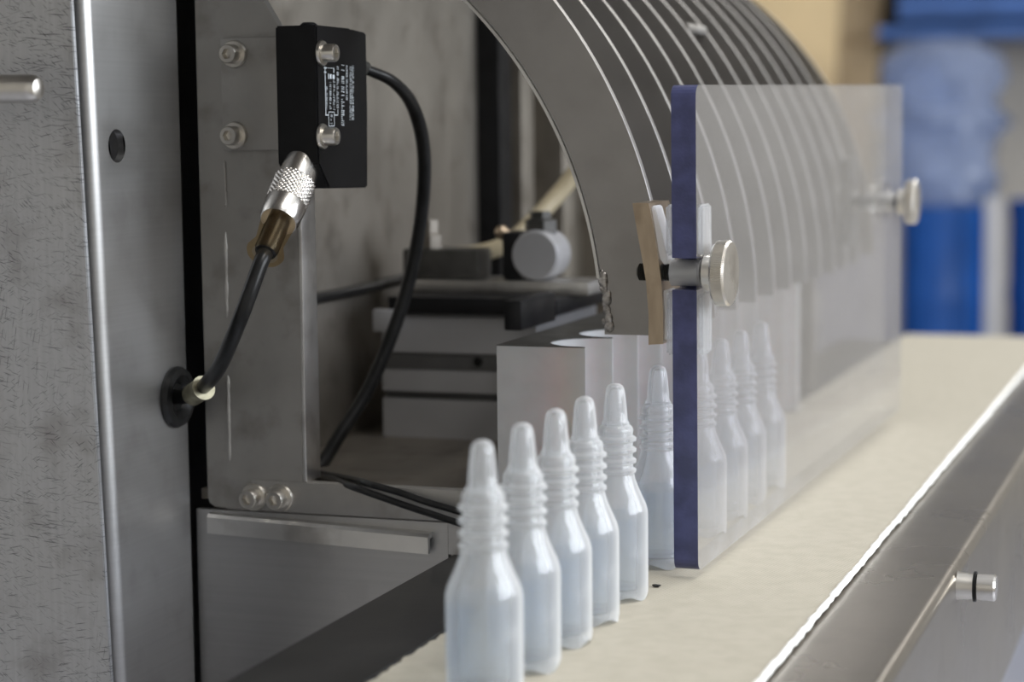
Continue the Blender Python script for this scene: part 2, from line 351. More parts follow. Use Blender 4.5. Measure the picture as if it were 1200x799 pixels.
# ------------------------------------------------------------------ conveyor
RCX, RCZ, RI, RO = -0.3893, 0.083, 0.172, 0.196
BL, BR = -0.2332, -0.1262
BY0, BY1 = 0.15, 1.557
def conveyor():
    root = thing('conveyor_belt', (-0.18, 0.8, -0.002), 'beige woven fabric conveyor belt with a frayed edge, carrying the row of bottles', 'conveyor belt')
    rng = random.Random(3)
    n = 1000; T = 0.002
    bm = new(); top = []; bot = []
    for i in range(n + 1):
        y = BY0 + (BY1 - BY0) * i / n
        jl = rng.uniform(-0.0004, 0.0006) + 0.0003 * math.sin(i * 0.21) + 0.0003 * math.sin(i * 0.9)
        xs = [BL + jl, BL + 0.03, -0.18, BR - 0.03, BR]
        top.append([bm.verts.new((x, y, 0)) for x in xs]); bot.append([bm.verts.new((x, y, -T)) for x in xs])
    # rounding over the end roller
    for k in range(1, 13):
        a = PI * k / 12; rr = 0.02
        y = BY1 + rr * math.sin(a); z = -rr + rr * math.cos(a)
        y2 = BY1 + (rr - T) * math.sin(a); z2 = -rr + (rr - T) * math.cos(a)
        xs = [BL, BL + 0.03, -0.18, BR - 0.03, BR]
        top.append([bm.verts.new((x, y, z)) for x in xs]); bot.append([bm.verts.new((x, y2, z2)) for x in xs])
    for A, B, c, d in zip(top, top[1:], bot, bot[1:]):
        for q in range(4):
            bm.faces.new((A[q], A[q + 1], B[q + 1], B[q])); bm.faces.new((c[q], d[q], d[q + 1], c[q + 1]))
        f = bm.faces.new((A[0], B[0], d[0], c[0])); f = bm.faces.new((A[4], c[4], d[4], B[4])); f.material_index = 1
    bm.faces.new((top[0] + bot[0][::-1])); bm.faces.new((top[-1][::-1] + bot[-1]))
    obj('belt', bm, ['belt', 'belt_edge'], root)
    # pale frayed cord of threads along the right edge
    bm = new(); pth = []
    for i in range(300):
        y = BY0 + (BY1 - BY0) * i / 299
        pth.append(Vector((BR + 0.0002 + rng.uniform(-0.0003, 0.0003), y, -0.0008 + rng.uniform(-0.0002, 0.0002))))
    tube(bm, pth, lambda t: 0.0012 * (0.85 + 0.3 * rng.random()), 8)
    obj('belt_edge', bm, 'belt_edge', root)
    bm = new(); lathe(bm, [(0.0178, 0), (0.0178, BR - BL - 0.004)], (BL + 0.002, BY1, -0.02), (1, 0, 0), 32)
    obj('end_roller', bm, 'dark_steel', root)
    bm = new(); bx(bm, BL + 0.004, BR - 0.0105, BY0, BY1 - 0.03, -0.012, -0.0024); obj('slider_bed', bm, 'dark_steel', root)
    # black guide strip
    bm = new(); bx(bm, -0.2725, BL - 0.0006, BY0, 1.50, -0.022, 0.0006, 0.0012)
    o = tag(obj('guide_strip', bm, 'guide_black', None), 'flat black plastic guide strip running along the frayed side of the conveyor belt', 'guide rail')
    # stainless side rail with rolled lip
    root = thing('side_rail', (-0.1, 0.8, -0.088), 'stainless steel conveyor side rail with flat top flange and a small stud', 'side rail')
    bm = new(); xo = -0.0925; rr = 0.004; zt = -0.0030
    prof = [(BR - 0.0008, zt), (xo - rr, zt)]
    for k in range(1, 9):
        a = PI / 2 * k / 8; prof.append((xo - rr + rr * math.sin(a), zt - rr + rr * math.cos(a)))
    prof += [(xo, -0.088), (xo - 0.002, -0.088), (xo - 0.002, zt - rr)]
    prof += [(xo - rr, zt - 0.002), (BR - 0.0008, zt - 0.002)]
    prism(bm, [(x, BY0, z) for x, z in prof], (0, 1.38, 0)); obj('rail_plate', bm, 'rail_steel', root, ang=25)
    p = Vector((xo, 0.752, 0)); q = onX(1122, 686, xo); p = Vector((xo, q.y, q.z))
    bm = new(); lathe(bm, [(0.0052, 0), (0.0046, 0.0058)], p, (1, 0, 0), 28); st = obj('stud', bm, 'screw_steel', root)
    bm = new(); lathe(bm, [(0.0040, 0.0058), (0.0056, 0.0059), (0.0056, 0.0069), (0.0040, 0.0070)], p, (1, 0, 0), 28); obj('rubber_ring', bm, 'rubber', st)
    bm = new(); lathe(bm, [(0.0046, 0.0070), (0.0050, 0.0073), (0.0050, 0.0132), (0.0044, 0.0140)], p, (1, 0, 0), 28); obj('stud_cap', bm, 'nickel', st)
conveyor()

# ------------------------------------------------------------------ scratched door and side panel (both lean a little)
LEAN = 0.022
def lean(o, pivot):
    """tilt a root about the conveyor axis"""
    o.rotation_euler = (0, -LEAN, 0)
def left_side():
    # door
    z0, z1 = -0.30, 0.42; DY = 0.606
    e0 = onY(83, 0, DY); e1 = onY(130, 799, DY)
    root = thing('machine_door', (0, DY, 0), 'scratched brushed stainless steel machine door with a round bar handle', 'door')
    bm = new()
    s = (e1.x - e0.x) / (e1.z - e0.z); xe = lambda z: e0.x + s * (z - e0.z)
    fr = [(xe(z0) - 0.5, DY, z0), (xe(z0), DY, z0), (xe(z1), DY, z1), (xe(z1) - 0.5, DY, z1)]
    fs = prism(bm, fr, (0, 0.002, 0)); bmesh.ops.bevel(bm, geom=list(bm.edges), offset=0.0003, segments=2, affect='EDGES')
    obj('door_leaf', bm, 'door_steel', root)
    c = onY(0, 99, DY - 0.030); tip = onY(47, 99, DY - 0.030)
    bm = new(); r = 0.0046; L = 0.11
    lathe(bm, [(r, 0), (r, L - 0.004), (r * 0.94, L - 0.002), (r * 0.72, L - 0.0006), (r * 0.3, L)], (tip.x - L, tip.y, tip.z), (1, 0, -0.012), 28)
    h = obj('handle_bar', bm, 'screw_steel', root)
    bm = new(); lathe(bm, [(r * 0.9, 0), (r * 0.9, 0.031)], (tip.x - L + 0.02, tip.y - 0.001, tip.z), (0, 1, 0), 24); obj('handle_post', bm, 'screw_steel', h)
    bm = new(); lathe(bm, [(r * 0.9, 0), (r * 0.9, 0.031)], (tip.x - 0.055, tip.y - 0.001, tip.z), (0, 1, 0), 24); obj('handle_post', bm, 'screw_steel', h)
    # side panel: folded sheet, the fold is the bright rounded corner beside the door
    xw = -0.3793; rf = 0.0048
    root = thing('machine_cladding', (xw, 0.66, 0.1), 'folded stainless steel side panel with a drilled hole and a cable grommet', 'panel')
    f0 = onX(101, 0, xw); f1 = onX(144, 799, xw)
    sy = (f1.y - f0.y) / (f1.z - f0.z)
    yf = lambda z: f0.y + sy * (z - f0.z)
    hc = onX(137, 171, xw); hr = 0.0060
    bm = new(); T = 0.003
    # cross-section: return leg behind door, fold, face, rear hem
    def section(z):
        y = yf(z) - 0.0012; pts = [(xw - 2 * rf, y + rf + 0.012)]
        for k in range(0, 13):
            a = PI - PI * k / 12; pts.append((xw - rf + rf * math.cos(a), y + rf - rf * math.sin(a)))
        pts += [(xw, 0.6965), (xw - T, 0.6970), (xw - T, 0.6940)]
        return pts
    Z = [z0, -0.1, -0.04, 0, 0.04, 0.08, hc.z - 0.012, hc.z + 0.012, 0.2, z1]
    rows = [[bm.verts.new((x, y, z)) for x, y in section(z)] for z in Z]
    ih = 13   # the face strip runs between profile points 13 and 14
    for j in range(len(Z) - 1):
        A, B = rows[j], rows[j + 1]
        for i in range(len(A) - 1):
            if i == ih and j == 6:   # drilled cell
                ring = []; nseg = 24
                for k in range(nseg):
                    an = 2 * PI * k / nseg
                    ring.append(bm.verts.new((xw, hc.y + hr * math.cos(an), hc.z + hr * math.sin(an))))
                ring2 = [bm.verts.new((xw - T, v.co.y, v.co.z)) for v in ring]
                for k in range(nseg): bm.faces.new((ring[k], ring[(k + 1) % nseg], ring2[(k + 1) % nseg], ring2[k]))
                cs = [A[i + 1], B[i + 1], B[i], A[i]]      # corners at angles -45, 45, 135, 225
                q = nseg // 4
                for c_ in range(4):
                    st = c_ * q - q // 2 + q   # ring indices facing side between corner c_ and c_+1
                    idx = [(c_ * q - q // 2 + k) % nseg for k in range(q + 1)]
                    cprev, cnext = cs[c_], cs[(c_ + 1) % 4]
                    mid = idx[len(idx) // 2]
                    vs_ = [cprev] + [cnext] + [ring[k] for k in reversed(idx)]
                    bm.faces.new(vs_)
            else: bm.faces.new((A[i], A[i + 1], B[i + 1], B[i]))
    bmesh.ops.triangulate(bm, faces=[f for f in bm.faces if len(f.verts) > 4])
    o = obj('panel_sheet', bm, 'panel_steel', root, ang=20)
    # inner plates added to close the cavity and keep hole and gaps dark
    bm = new(); bx(bm, xw - 0.16, xw - 0.0035, 0.664, 0.668, z0, 0.30); bx(bm, xw - 0.034, xw - 0.030, 0.6681, 1.205, z0, 0.30); obj('backing_plate', bm, 'panel_steel', root, smooth=False)
    # grommet
    g = onX(205, 465, xw); R = 0.0118
    bm = new(); lathe(bm, [(R * 0.62, 0.0), (R * 0.98, 0.0), (R, 0.0012), (R * 0.93, 0.0028), (R * 0.72, 0.0034), (R * 0.52, 0.0022), (R * 0.45, 0.0008), (R * 0.15, 0.0006)], g, (1, 0, 0), 40)
    tag(obj('cable_grommet', bm, 'rubber', None), 'round black rubber grommet set in the folded steel side panel', 'grommet')
    return g
GROM = left_side()

# ------------------------------------------------------------------ mounting frame
FY = 0.70
def frame():
    root = thing('mounting_frame', (-0.352, FY, 0.0132), 'grey welded steel mounting frame around the dark machine opening', 'frame')
    xl, xp, xr = -0.3735, -0.3321, -0.2622
    zb, zt, zi = 0.0138, 0.0254, 0.30
    bm = new()
    n1, n0 = onY(327, 32, FY), onY(308, 0, FY)
    zs = n0.z + (0.30 - n0.z); xs = n1.x + (n0.x - n1.x) * (0.24 - n1.z) / (n0.z - n1.z)
    post = [(xl, FY, zb + 0.004), (xl + 0.001, FY, zb + 0.001), (xl + 0.004, FY, zb), (xp, FY, zb), (xp, FY, 0.185), (n1.x, FY, n1.z), (xs, FY, 0.24), (xs, FY, 0.30), (xl, FY, 0.30)]
    prism(bm, post, (0, 0.0045, 0)); bmesh.ops.bevel(bm, geom=list(bm.edges), offset=0.0005, segments=2, affect='EDGES')
    obj('post', bm, 'frame_steel', root)
    bm = new(); bx(bm, xp - 0.0002, xp + 0.0011, FY + 0.0003, FY + 0.013, zt, 0.185, 0.0003); obj('post_flange', bm, 'edge_steel', root)
    bm = new(); bx(bm, xp - 0.022, xr, FY - 0.0006, FY + 0.0045, 0.0135, zt, 0.0005); obj('bottom_bar', bm, 'frame_steel', root)
    # weld seam down the post
    rng = random.Random(5)
    for (ya, yb, xa, xb, r) in ((188, 245, 263, 265, 0.0006), (272, 372, 264, 266, 0.0007), (440, 540, 267, 269, 0.0008)):
        bm = new(); pth = []
        for i in range(24):
            t = i / 23; p = onY(xa + (xb - xa) * t, ya + (yb - ya) * t, FY - 0.0001)
            pth.append(p + Vector((rng.uniform(-1, 1), 0, rng.uniform(-1, 1))) * 0.00012)
        tube(bm, pth, lambda t: r * (0.7 + 0.5 * rng.random()) * min(1, 8 * min(t, 1 - t) + 0.3), 8)
        obj('weld_seam', bm, 'frame_steel', root)
    for (px, py) in ((291, 585), (322, 586)):
        p = onY(px, py, FY - 0.0055); cap_screw(root, (p.x, FY - 0.0006, p.z), (0, -1, 0), 0.0037, 0.0050)
    # ledge strip under the frame
    a, b = onY(243, 602, FY - 0.004), onY(502, 626, FY - 0.004)
    bm = new()
    zA, zB = a.z, b.z; h = 0.0075
    pr = [(a.x, FY + 0.004, zA + 0.0006), (a.x, FY - 0.0035, zA), (a.x, FY - 0.0046, zA - 0.0012), (a.x, FY - 0.0046, zA - h), (a.x, FY - 0.0026, zA - h), (a.x, FY - 0.0026, zA - 0.002), (a.x, FY + 0.004, zA - 0.0014)]
    prism(bm, pr, (b.x - a.x, 0, zB - zA)); tag(obj('ledge_strip', bm, 'edge_steel'), 'narrow folded steel ledge strip just below the mounting frame', 'metal strip')
    # lower apron behind the guide strip
    bm = new(); bx(bm, -0.3784, -0.2735, FY, FY + 0.003, -0.30, 0.0128); bx(bm, -0.2734, -0.2612, FY, FY + 0.003, 0.0010, 0.0128)
    tag(obj('apron_plate', bm, 'panel_steel'), 'plain steel apron plate below the ledge strip, behind the black guide strip', 'panel')
frame()

# ------------------------------------------------------------------ sensor, connector, cables
SX0, SX1, SY0, SY1 = -0.3332, -0.3166, 0.6860, 0.7305
def sensor():
    # bracket plate on the post
    p0, p1 = onY(258, 45, FY - 0.003), onY(320, 176, FY - 0.003)
    br = thing('sensor_bracket', (p0.x, FY, p1.z), 'small grey steel bracket plate with two cap screws holding the black sensor', 'bracket')
    bm = new(); bx(bm, p0.x, SX0 - 0.0021, FY - 0.0030, FY, p1.z, p0.z, 0.0004); obj('plate', bm, 'frame_steel', br)
    bm = new(); prism(bm, [(SX0 - 0.0024, FY - 0.0034, p1.z), (SX0 - 0.0016, FY - 0.0034, p1.z), (SX0 - 0.0001, FY - 0.0014, p1.z), (SX0 - 0.0001, FY, p1.z), (SX0 - 0.0024, FY, p1.z)], (0, 0, p0.z - p1.z)); obj('edge_lip', bm, 'edge_steel', br)
    for (px, py) in ((266, 63), (267, 159)):
        q = onY(px, py, FY - 0.009); cap_screw(br, (q.x, FY - 0.003, q.z), (0, -1, 0), 0.0036, 0.0050)
    # housing
    zt = 0.1968; zb = 0.1360
    root = thing('photo_sensor', ((SX0 + SX1) / 2, 0.708, zb), 'black rectangular photoelectric sensor with white print and two silver screws', 'sensor')
    bm = new()
    pr = [(SX0, SY0, zt), (SX0, SY0, 0.1465), (SX0, SY0 + 0.009, 0.1372), (SX0, SY1, zb + 0.0004), (SX0, SY1, 0.166), (SX0, SY1 + 0.0012, 0.167), (SX0, SY1 + 0.0012, zt - 0.001), (SX0, SY1 - 0.012, zt - 0.001), (SX0, SY1 - 0.013, zt)]
    prism(bm, pr, (SX1 - SX0, 0, 0)); bmesh.ops.bevel(bm, geom=list(bm.edges), offset=0.0006, segments=2, affect='EDGES')
    obj('housing', bm, 'sensor_black', root)
    for (px, py) in ((370, 62), (371, 160)):
        q = onX(px + 2, py, SX1); cap_screw(root, (SX1, q.y + 0.003, q.z), (1, 0, 0), 0.0033, 0.0050, names=('screw', 'washer'))
    bm = new(); lathe(bm, [(0.003, 0), (0.0032, 0.0008), (0.0022, 0.0016)], (SX0 + 0.008, SY0 + 0.012, zt), (0, 0, 1), 18); obj('adjuster', bm, 'black_plastic', root)
    bm = new(); lathe(bm, [(0.0034, 0), (0.0034, 0.004), (0.0026, 0.0045), (0.0026, 0.008)], (SX1 - 0.004, SY1 + 0.001, 0.1825), (0, 1, 0), 20); obj('cable_gland', bm, 'dark_steel', root)
    # the small white print on the broad side
    bm = new(); rng = random.Random(11); xf = SX1 + 0.00006
    def P(zx, zy): q = onX(370 + zx * 0.1376, 60 + zy * 0.1376, SX1); return q.y, q.z
    def dash(zx0, zx1, zy0, zy1):
        y0, z0 = P(zx0, zy0); y1, z1 = P(zx1, zy1)
        bx(bm, SX1 - 0.0001, xf, min(y0, y1), max(y0, y1), min(z0, z1), max(z0, z1))
    def column(zx, wd, a, b, st=9):
        y = a
        while y < b:
            L = rng.uniform(0.5, 0.95) * st; k = rng.random()
            if k < 0.85:
                dash(zx - wd / 2, zx - wd / 2 + wd * rng.choice((0.4, 0.5, 1.0)), y, y + L * 0.6)
                if rng.random() < 0.6: dash(zx + wd * 0.1, zx + wd / 2, y + L * 0.3, y + L)
            y += st
    for args in ((90, 16, 300, 495), (124, 16, 245, 500), (156, 16, 240, 500), (186, 16, 130, 490), (264, 14, 122, 412)): column(*args)
    column(230, 24, 115, 272, 14); column(230, 24, 300, 632, 18); column(297, 16, 122, 590); column(316, 16, 122, 590)
    for d in ((80, 84, 130, 545), (70, 90, 135, 150), (70, 90, 172, 185), (90, 155, 140, 147), (150, 156, 140, 185), (105, 112, 190, 236), (120, 134, 195, 236), (142, 160, 200, 236), (82, 108, 540, 548), (160, 190, 540, 548), (186, 190, 495, 548), (108, 113, 515, 640), (155, 160, 515, 640), (108, 160, 515, 521), (108, 160, 634, 640)): dash(*d)
    column(134, 14, 540, 620); obj('printed_label', bm, 'print_white', root, smooth=False)
    # connector and cable
    a0 = onX(353, 196, -0.3255); a1 = onX(308, 303, -0.3255); ax = (a1 - a0).normalized(); a0 = a0 - ax * 0.002
    cr = thing('sensor_cable', a0, 'black sensor cable with knurled nickel plug running into the rubber grommet', 'cable')
    R = 0.0070
    bm = new(); lathe(bm, [(R * 0.9, 0), (R, 0.0006), (R, 0.0098), (R * 1.03, 0.0100)], a0, ax, 36); pl = obj('plug_nut', bm, 'nickel', cr)
    bm = new(); rows = 60
    lathe(bm, [(R * 1.09, 0.0100 + 0.0112 * k / rows) for k in range(rows + 1)], a0, ax, 192,
          mod=lambda j, i, a: 1 + 0.032 * math.cos(26 * a) * math.cos(2 * PI * 6 * j / rows)); obj('knurled_grip', bm, 'nickel', pl, smooth=False)
    bm = new(); lathe(bm, [(R * 1.09, 0.0212), (R * 1.10, 0.0216), (R * 1.06, 0.0280), (R * 0.97, 0.0298), (R * 0.7, 0.0300)], a0, ax, 36); obj('plug_collar', bm, 'nickel', pl)
    bm = new(); lathe(bm, [(R * 0.92, 0.0299), (R * 0.84, 0.034), (R * 0.74, 0.0410), (R * 0.86, 0.0425), (R * 1.0, 0.0450), (R * 0.92, 0.0462), (R * 0.68, 0.0458)], a0, ax, 32, cap=False); obj('amber_sleeve', bm, 'amber', cr)
    bm = new(); lathe(bm, [(R * 0.60, 0.0300), (R * 0.60, 0.0335), (R * 0.64, 0.0336), (R * 0.62, 0.0435), (R * 0.55, 0.0450), (R * 0.42, 0.0455)], a0, ax, 28); obj('boot', bm, 'rubber', cr)
    e = GROM + Vector((0.003, 0, 0)); fe = onX(236, 461, GROM.x + 0.016)
    fa = (fe - e).normalized()
    s = a0 + ax * 0.044
    mid1 = onX(282, 372, -0.331); mid2 = onX(258, 428, -0.346)
    bm = new(); tube(bm, crom([s, s + ax * 0.008, mid1, mid2, fe + fa * 0.002 + Vector((0, 0, 0.0025)), e + fa * 0.006, e - Vector((0.006, 0, 0))], 10), 0.00285, 16); obj('cable', bm, 'rubber', cr)
    bm = new(); L = 0.0105
    lathe(bm, [(0.0032, 0), (0.0042, 0.0005), (0.0043, L * 0.8), (0.0047, L), (0.0033, L)], fe - fa * 0.008, fa + Vector((0, 0, 0.2)), 24); obj('ferrule', bm, 'olive_metal', cr)
sensor()
def loose_cables():
    path = [(437, 82, .742), (462, 97, .752), (486, 130, .775), (497, 185, .79), (492, 265, .80), (472, 355, .80), (436, 447, .79), (398, 510, .775), (372, 548, .765), (352, 580, .76)]
    pts = [onY(*p) for p in path]
    pts[0] = Vector((SX1 - 0.004, SY1 + 0.006, 0.1825)); pts[-1].z = 0.024
    bm = new(); tube(bm, crom(pts, 12), lambda t: 0.0019 + 0.0010 * min(1, t * 4), 14)
    tag(obj('loop_cable', bm, 'rubber'), 'black cable looping down from the back of the sensor inside the opening', 'cable')
    for k, (pp, lab) in enumerate((([(352, 556, .760), (385, 560, .722), (402, 566, .7035), (415, 571, .6965), (440, 580, .6955), (480, 594, .695), (520, 607, .692), (560, 622, .690), (600, 650, .70)], 'black cable trailing over the front of the frame bottom bar'),
                            ([(360, 551, .77), (400, 559, .722), (420, 563, .703), (436, 568, .6965), (465, 576, .6955), (500, 588, .695), (540, 600, .694), (575, 612, .694)], 'black cable lying behind the front one on the frame bottom bar'))):
        bm = new(); tube(bm, crom([onY(*p) for p in pp], 10), 0.0013, 12); tag(obj('floor_cable', bm, 'rubber'), lab, 'cable')
loose_cables()

# ------------------------------------------------------------------ machine housing and what is inside
def interior():
    bm = new(); bx(bm, -0.384, -0.3785, 0.725, 1.20, -0.30, 0.2809); tag(obj('inner_side_wall', bm, 'inner_steel'), 'dull brown-grey steel wall inside the machine opening, behind the sensor', 'panel')
    bm = new(); bx(bm, -0.3784, -0.2735, 0.7046, 1.199, 0.016, 0.020); tag(obj('inner_floor', bm, 'inner_steel'), 'dark steel floor plate inside the machine opening', 'panel')
    bm = new(); prism(bm, [(RCX, 1.20, -0.02), (-0.2735, 1.20, -0.02), (-0.2735, 1.20, 0.002), (-0.2345, 1.20, 0.002), (-0.2345, 1.20, RCZ)] + [(RCX + 0.19 * math.cos(PI / 2 * k / 20), 1.20, RCZ + 0.19 * math.sin(PI / 2 * k / 20)) for k in range(21)], (0, 0.005, 0)); tag(obj('inner_back_wall', bm, 'inner_steel'), 'dark back plate closing the machine behind the curved ribs', 'panel')
    bm = new(); bx(bm, -0.46, -0.25, 0.50, 1.205, 0.302, 0.32); bx(bm, -0.46, -0.25, 0.50, 0.508, 0.25, 0.3019); tag(obj('shade_roof', bm, 'inner_steel'), 'unseen steel roof added above the ribs to shade the machine inside', 'panel')  # roof and front lip added out of view to keep light out of the opening
    # upright struts
    for i, (pa, pb, y, m, lab) in enumerate(((548, 586, 1.02, 'black_plastic', 'thick black upright post inside the machine'), (590, 612, 1.06, 'inner_steel', 'slim grey upright strut beside the black post'), (618, 660, 1.10, 'inner_steel', 'upright steel plate deep inside the machine behind the fitting'))):
        a, b = onY(pa, 200, y), onY(pb, 200, y); bm = new(); bx(bm, a.x, b.x, y, y + 0.02, 0.02, 0.2815, 0.001); tag(obj('upright_post', bm, m), lab, 'post')
    # pneumatic slide
    BY = 0.85
    a, b = onY(447, 366, BY), onY(580, 520, BY)
    x0, x1, z0, z1 = a.x, b.x + 0.02, 0.020, a.z
    root = thing('slide_unit', ((x0 + x1) / 2, BY, 0.02), 'grey grooved aluminium slide unit on the machine floor', 'slide unit')
    bm = new(); y1 = BY + 0.09
    g1 = [onY(500, 413, BY).z, onY(500, 434, BY).z]; g2 = [onY(500, 459, BY).z, onY(500, 468, BY).z]
    pr = [(x0, BY, z0), (x0, y1, z0), (x0, y1, z1), (x0, BY + 0.002, z1), (x0, BY, z1 - 0.002), (x0, BY, g1[0]), (x0, BY + 0.002, g1[0]), (x0, BY + 0.002, g1[1]), (x0, BY, g1[1]), (x0, BY, g2[0]), (x0, BY + 0.006, g2[0]), (x0, BY + 0.006, g2[1]), (x0, BY, g2[1])]
    prism(bm, pr, (x1 - x0, 0, 0)); obj('body', bm, 'cylinder_grey', root, smooth=False)
    bm = new(); bx(bm, x0, x1, BY + 0.0005, BY + 0.0022, g1[1] + .0004, g1[0] - .0004); obj('groove_strip', bm, 'cyl_slot', root)
    bm = new(); bx(bm, x0, x1, BY + 0.003, BY + 0.0062, g2[1], g2[0]); obj('groove_strip', bm, 'cyl_slot', root)
    q = onY(560, 424, BY); bm = new(); lathe(bm, [(0.0022, 0), (0.0022, 0.0006), (0.0008, 0.0008)], (q.x, BY + 0.0005, q.z), (0, -1, 0), 16); obj('set_screw', bm, 'rubber', root)
    bm = new(); bx(bm, x0 + 0.004, x1 + 0.01, BY - 0.002, y1, z1, z1 + 0.0075, 0.0008); obj('top_plate', bm, 'black_plastic', root)
    c = onY(452, 372, BY); bm = new(); bx(bm, c.x - 0.004, c.x + 0.008, BY - 0.006, BY, c.z - 0.006, c.z + 0.004, 0.001); obj('end_clamp', bm, 'cylinder_grey', root)
    ztp = z1 + 0.0075
    # steel cross bar and fittings on the slide
    ea, eb = onY(475, 338, 0.87), onY(690, 344, 0.87)
    bm = new(); bx(bm, ea.x, eb.x, 0.87, 0.90, ztp, ztp + 0.006, 0.0008); cb = tag(obj('cross_bar', bm, 'edge_steel'), 'flat steel cross bar resting on the grey slide unit', 'bar')
    zc = ztp + 0.006
    f = onY(628, 300, 0.875)
    root = thing('air_fitting', (f.x, 0.885, zc), 'round grey air fitting with brass nut at the foot of the tan hose', 'fitting')
    bm = new(); rz = 0.0115; zz = zc + rz
    lathe(bm, [(rz * 0.9, 0), (rz, 0.001), (rz, 0.018), (rz * 0.8, 0.019)], (f.x, 0.873, zz), (0, 1, 0), 32); obj('fitting_body', bm, 'cylinder_grey', root)
    bm = new(); bx(bm, f.x - 0.016, f.x - 0.006, 0.8735, 0.8915, zc, zc + 0.022, 0.002); obj('fitting_block', bm, 'black_plastic', root)
    bm = new(); lathe(bm, [(0.0075, 0), (0.0075, 0.006), (0.005, 0.007), (0.005, 0.010)], (f.x, 0.882, zz + rz - 0.002), (0, 0, 1), 6); obj('nut', bm, 'dark_steel', root)
    bm = new(); lathe(bm, [(0.003, 0), (0.0033, 0.004), (0.002, 0.006)], (f.x - 0.016, 0.882, zz + rz * .7), (-0.6, 0, 0.4), 14); obj('brass_tip', bm, 'bronze', root)
    g = onY(500, 300, 0.875)
    root = thing('hose_elbow', (g.x, 0.885, zc), 'blurred dark elbow fitting with a small nut on the cross bar', 'fitting')
    bm = new(); bx(bm, g.x - 0.012, g.x + 0.026, 0.874, 0.892, zc, zc + 0.014, 0.002); obj('elbow_body', bm, 'dark_steel', root)
    bm = new(); lathe(bm, [(0.006, 0), (0.006, 0.006), (0.0045, 0.007), (0.0045, 0.013)], (g.x - 0.002, 0.883, zc + 0.0138), (0, 0, 1), 6); obj('elbow_nut', bm, 'inner_steel', root)
    hp = [onY(672, 205, 0.93), onY(650, 232, 0.925), onY(622, 262, 0.915), onY(595, 285, 0.905), onY(560, 297, 0.90), onY(520, 300, 0.90)]
    hp = [onY(720, 140, 0.94)] + hp
    bm = new(); tube(bm, crom(hp, 10), 0.0042, 14); tag(obj('air_hose', bm, 'hose_tan'), 'tan plastic air hose slanting up from the fittings', 'hose')
    bm = new(); wp = [onX(356, 352, -0.376), onX(420, 340, -0.375), onX(470, 328, -0.374), onX(500, 325, -0.373)]
    tube(bm, crom(wp, 8), 0.0026, 12); tag(obj('wall_cable', bm, 'rubber'), 'black cable running along the inner side wall', 'cable')
    # pale bracket and dark clip between slide and pocket block
    a, b = onY(618, 372, 0.93), onY(670, 420, 0.93); bm = new(); bx(bm, a.x, b.x, 0.93, 0.95, 0.020, a.z, 0.001); tag(obj('spacer_block', bm, 'block_white'), 'pale block standing behind the white pocket block', 'block')
    a, b = onY(590, 352, 0.80), onY(611, 388, 0.80); bm = new(); bx(bm, a.x, b.x, 0.80, 0.846, b.z, a.z, 0.001); tag(obj('dark_clip', bm, 'black_plastic'), 'small dark clip hooked on the corner of the slide unit', 'clip')
interior()

# ------------------------------------------------------------------ white pocket block
CX, PY0, PITCH, ZB = -0.2258, 0.7200, 0.0357, 0.0778
def pocket_block():
    root = thing('pocket_block', (-0.245, 0.92, 0.0006), 'white plastic block with vertical bottle pockets and dark top, beside the belt', 'block')
    n = 11; prof = [(-0.2606, PY0), (CX, PY0)]; R = 0.0173
    for k in range(n):
        yc = PY0 + PITCH * (k + 0.5)
        for j in range(17):
            a = -PI / 2 + PI * j / 16
            prof.append((CX - 0.0012 - R * math.cos(a), yc + R * math.sin(a)))
        prof.append((CX, yc + PITCH / 2 - 0.0003)); prof.append((CX, yc + PITCH / 2 + 0.0003))
    ye = PY0 + PITCH * n + 0.004
    prof += [(CX, ye), (-0.2606, ye)]
    cl = []
    for p in prof:
        if not cl or (Vector(p) - Vector(cl[-1])).length > 1e-5: cl.append(p)
    def slab(z0, z1):
        bm = new(); g = cl[1:-1]; xl = -0.2606
        V = [[bm.verts.new((x, y, z)) for x, y in ((xl, p[1]), p) for z in (z0, z1)] for p in g]   # l0 l1 r0 r1
        for a, b in zip(V, V[1:]):
            if abs(a[0].co.y - b[0].co.y) > 1e-9:
                bm.faces.new((a[0], b[0], b[1], a[1]))
                bm.faces.new((a[0], a[2], b[2], b[0])); bm.faces.new((a[1], b[1], b[3], a[3]))
            bm.faces.new((a[2], a[3], b[3], b[2]))
        bm.faces.new((V[0][0], V[0][1], V[0][3], V[0][2])); bm.faces.new((V[-1][0], V[-1][2], V[-1][3], V[-1][1]))
        return bm
    obj('block_body', slab(0.0006, ZB - 0.0004), 'block_white', root, ang=30)
    obj('top_plate', slab(ZB - 0.0004, ZB), 'dark_steel', root, ang=30)  # thin dark layer covering the top of the white body
pocket_block()

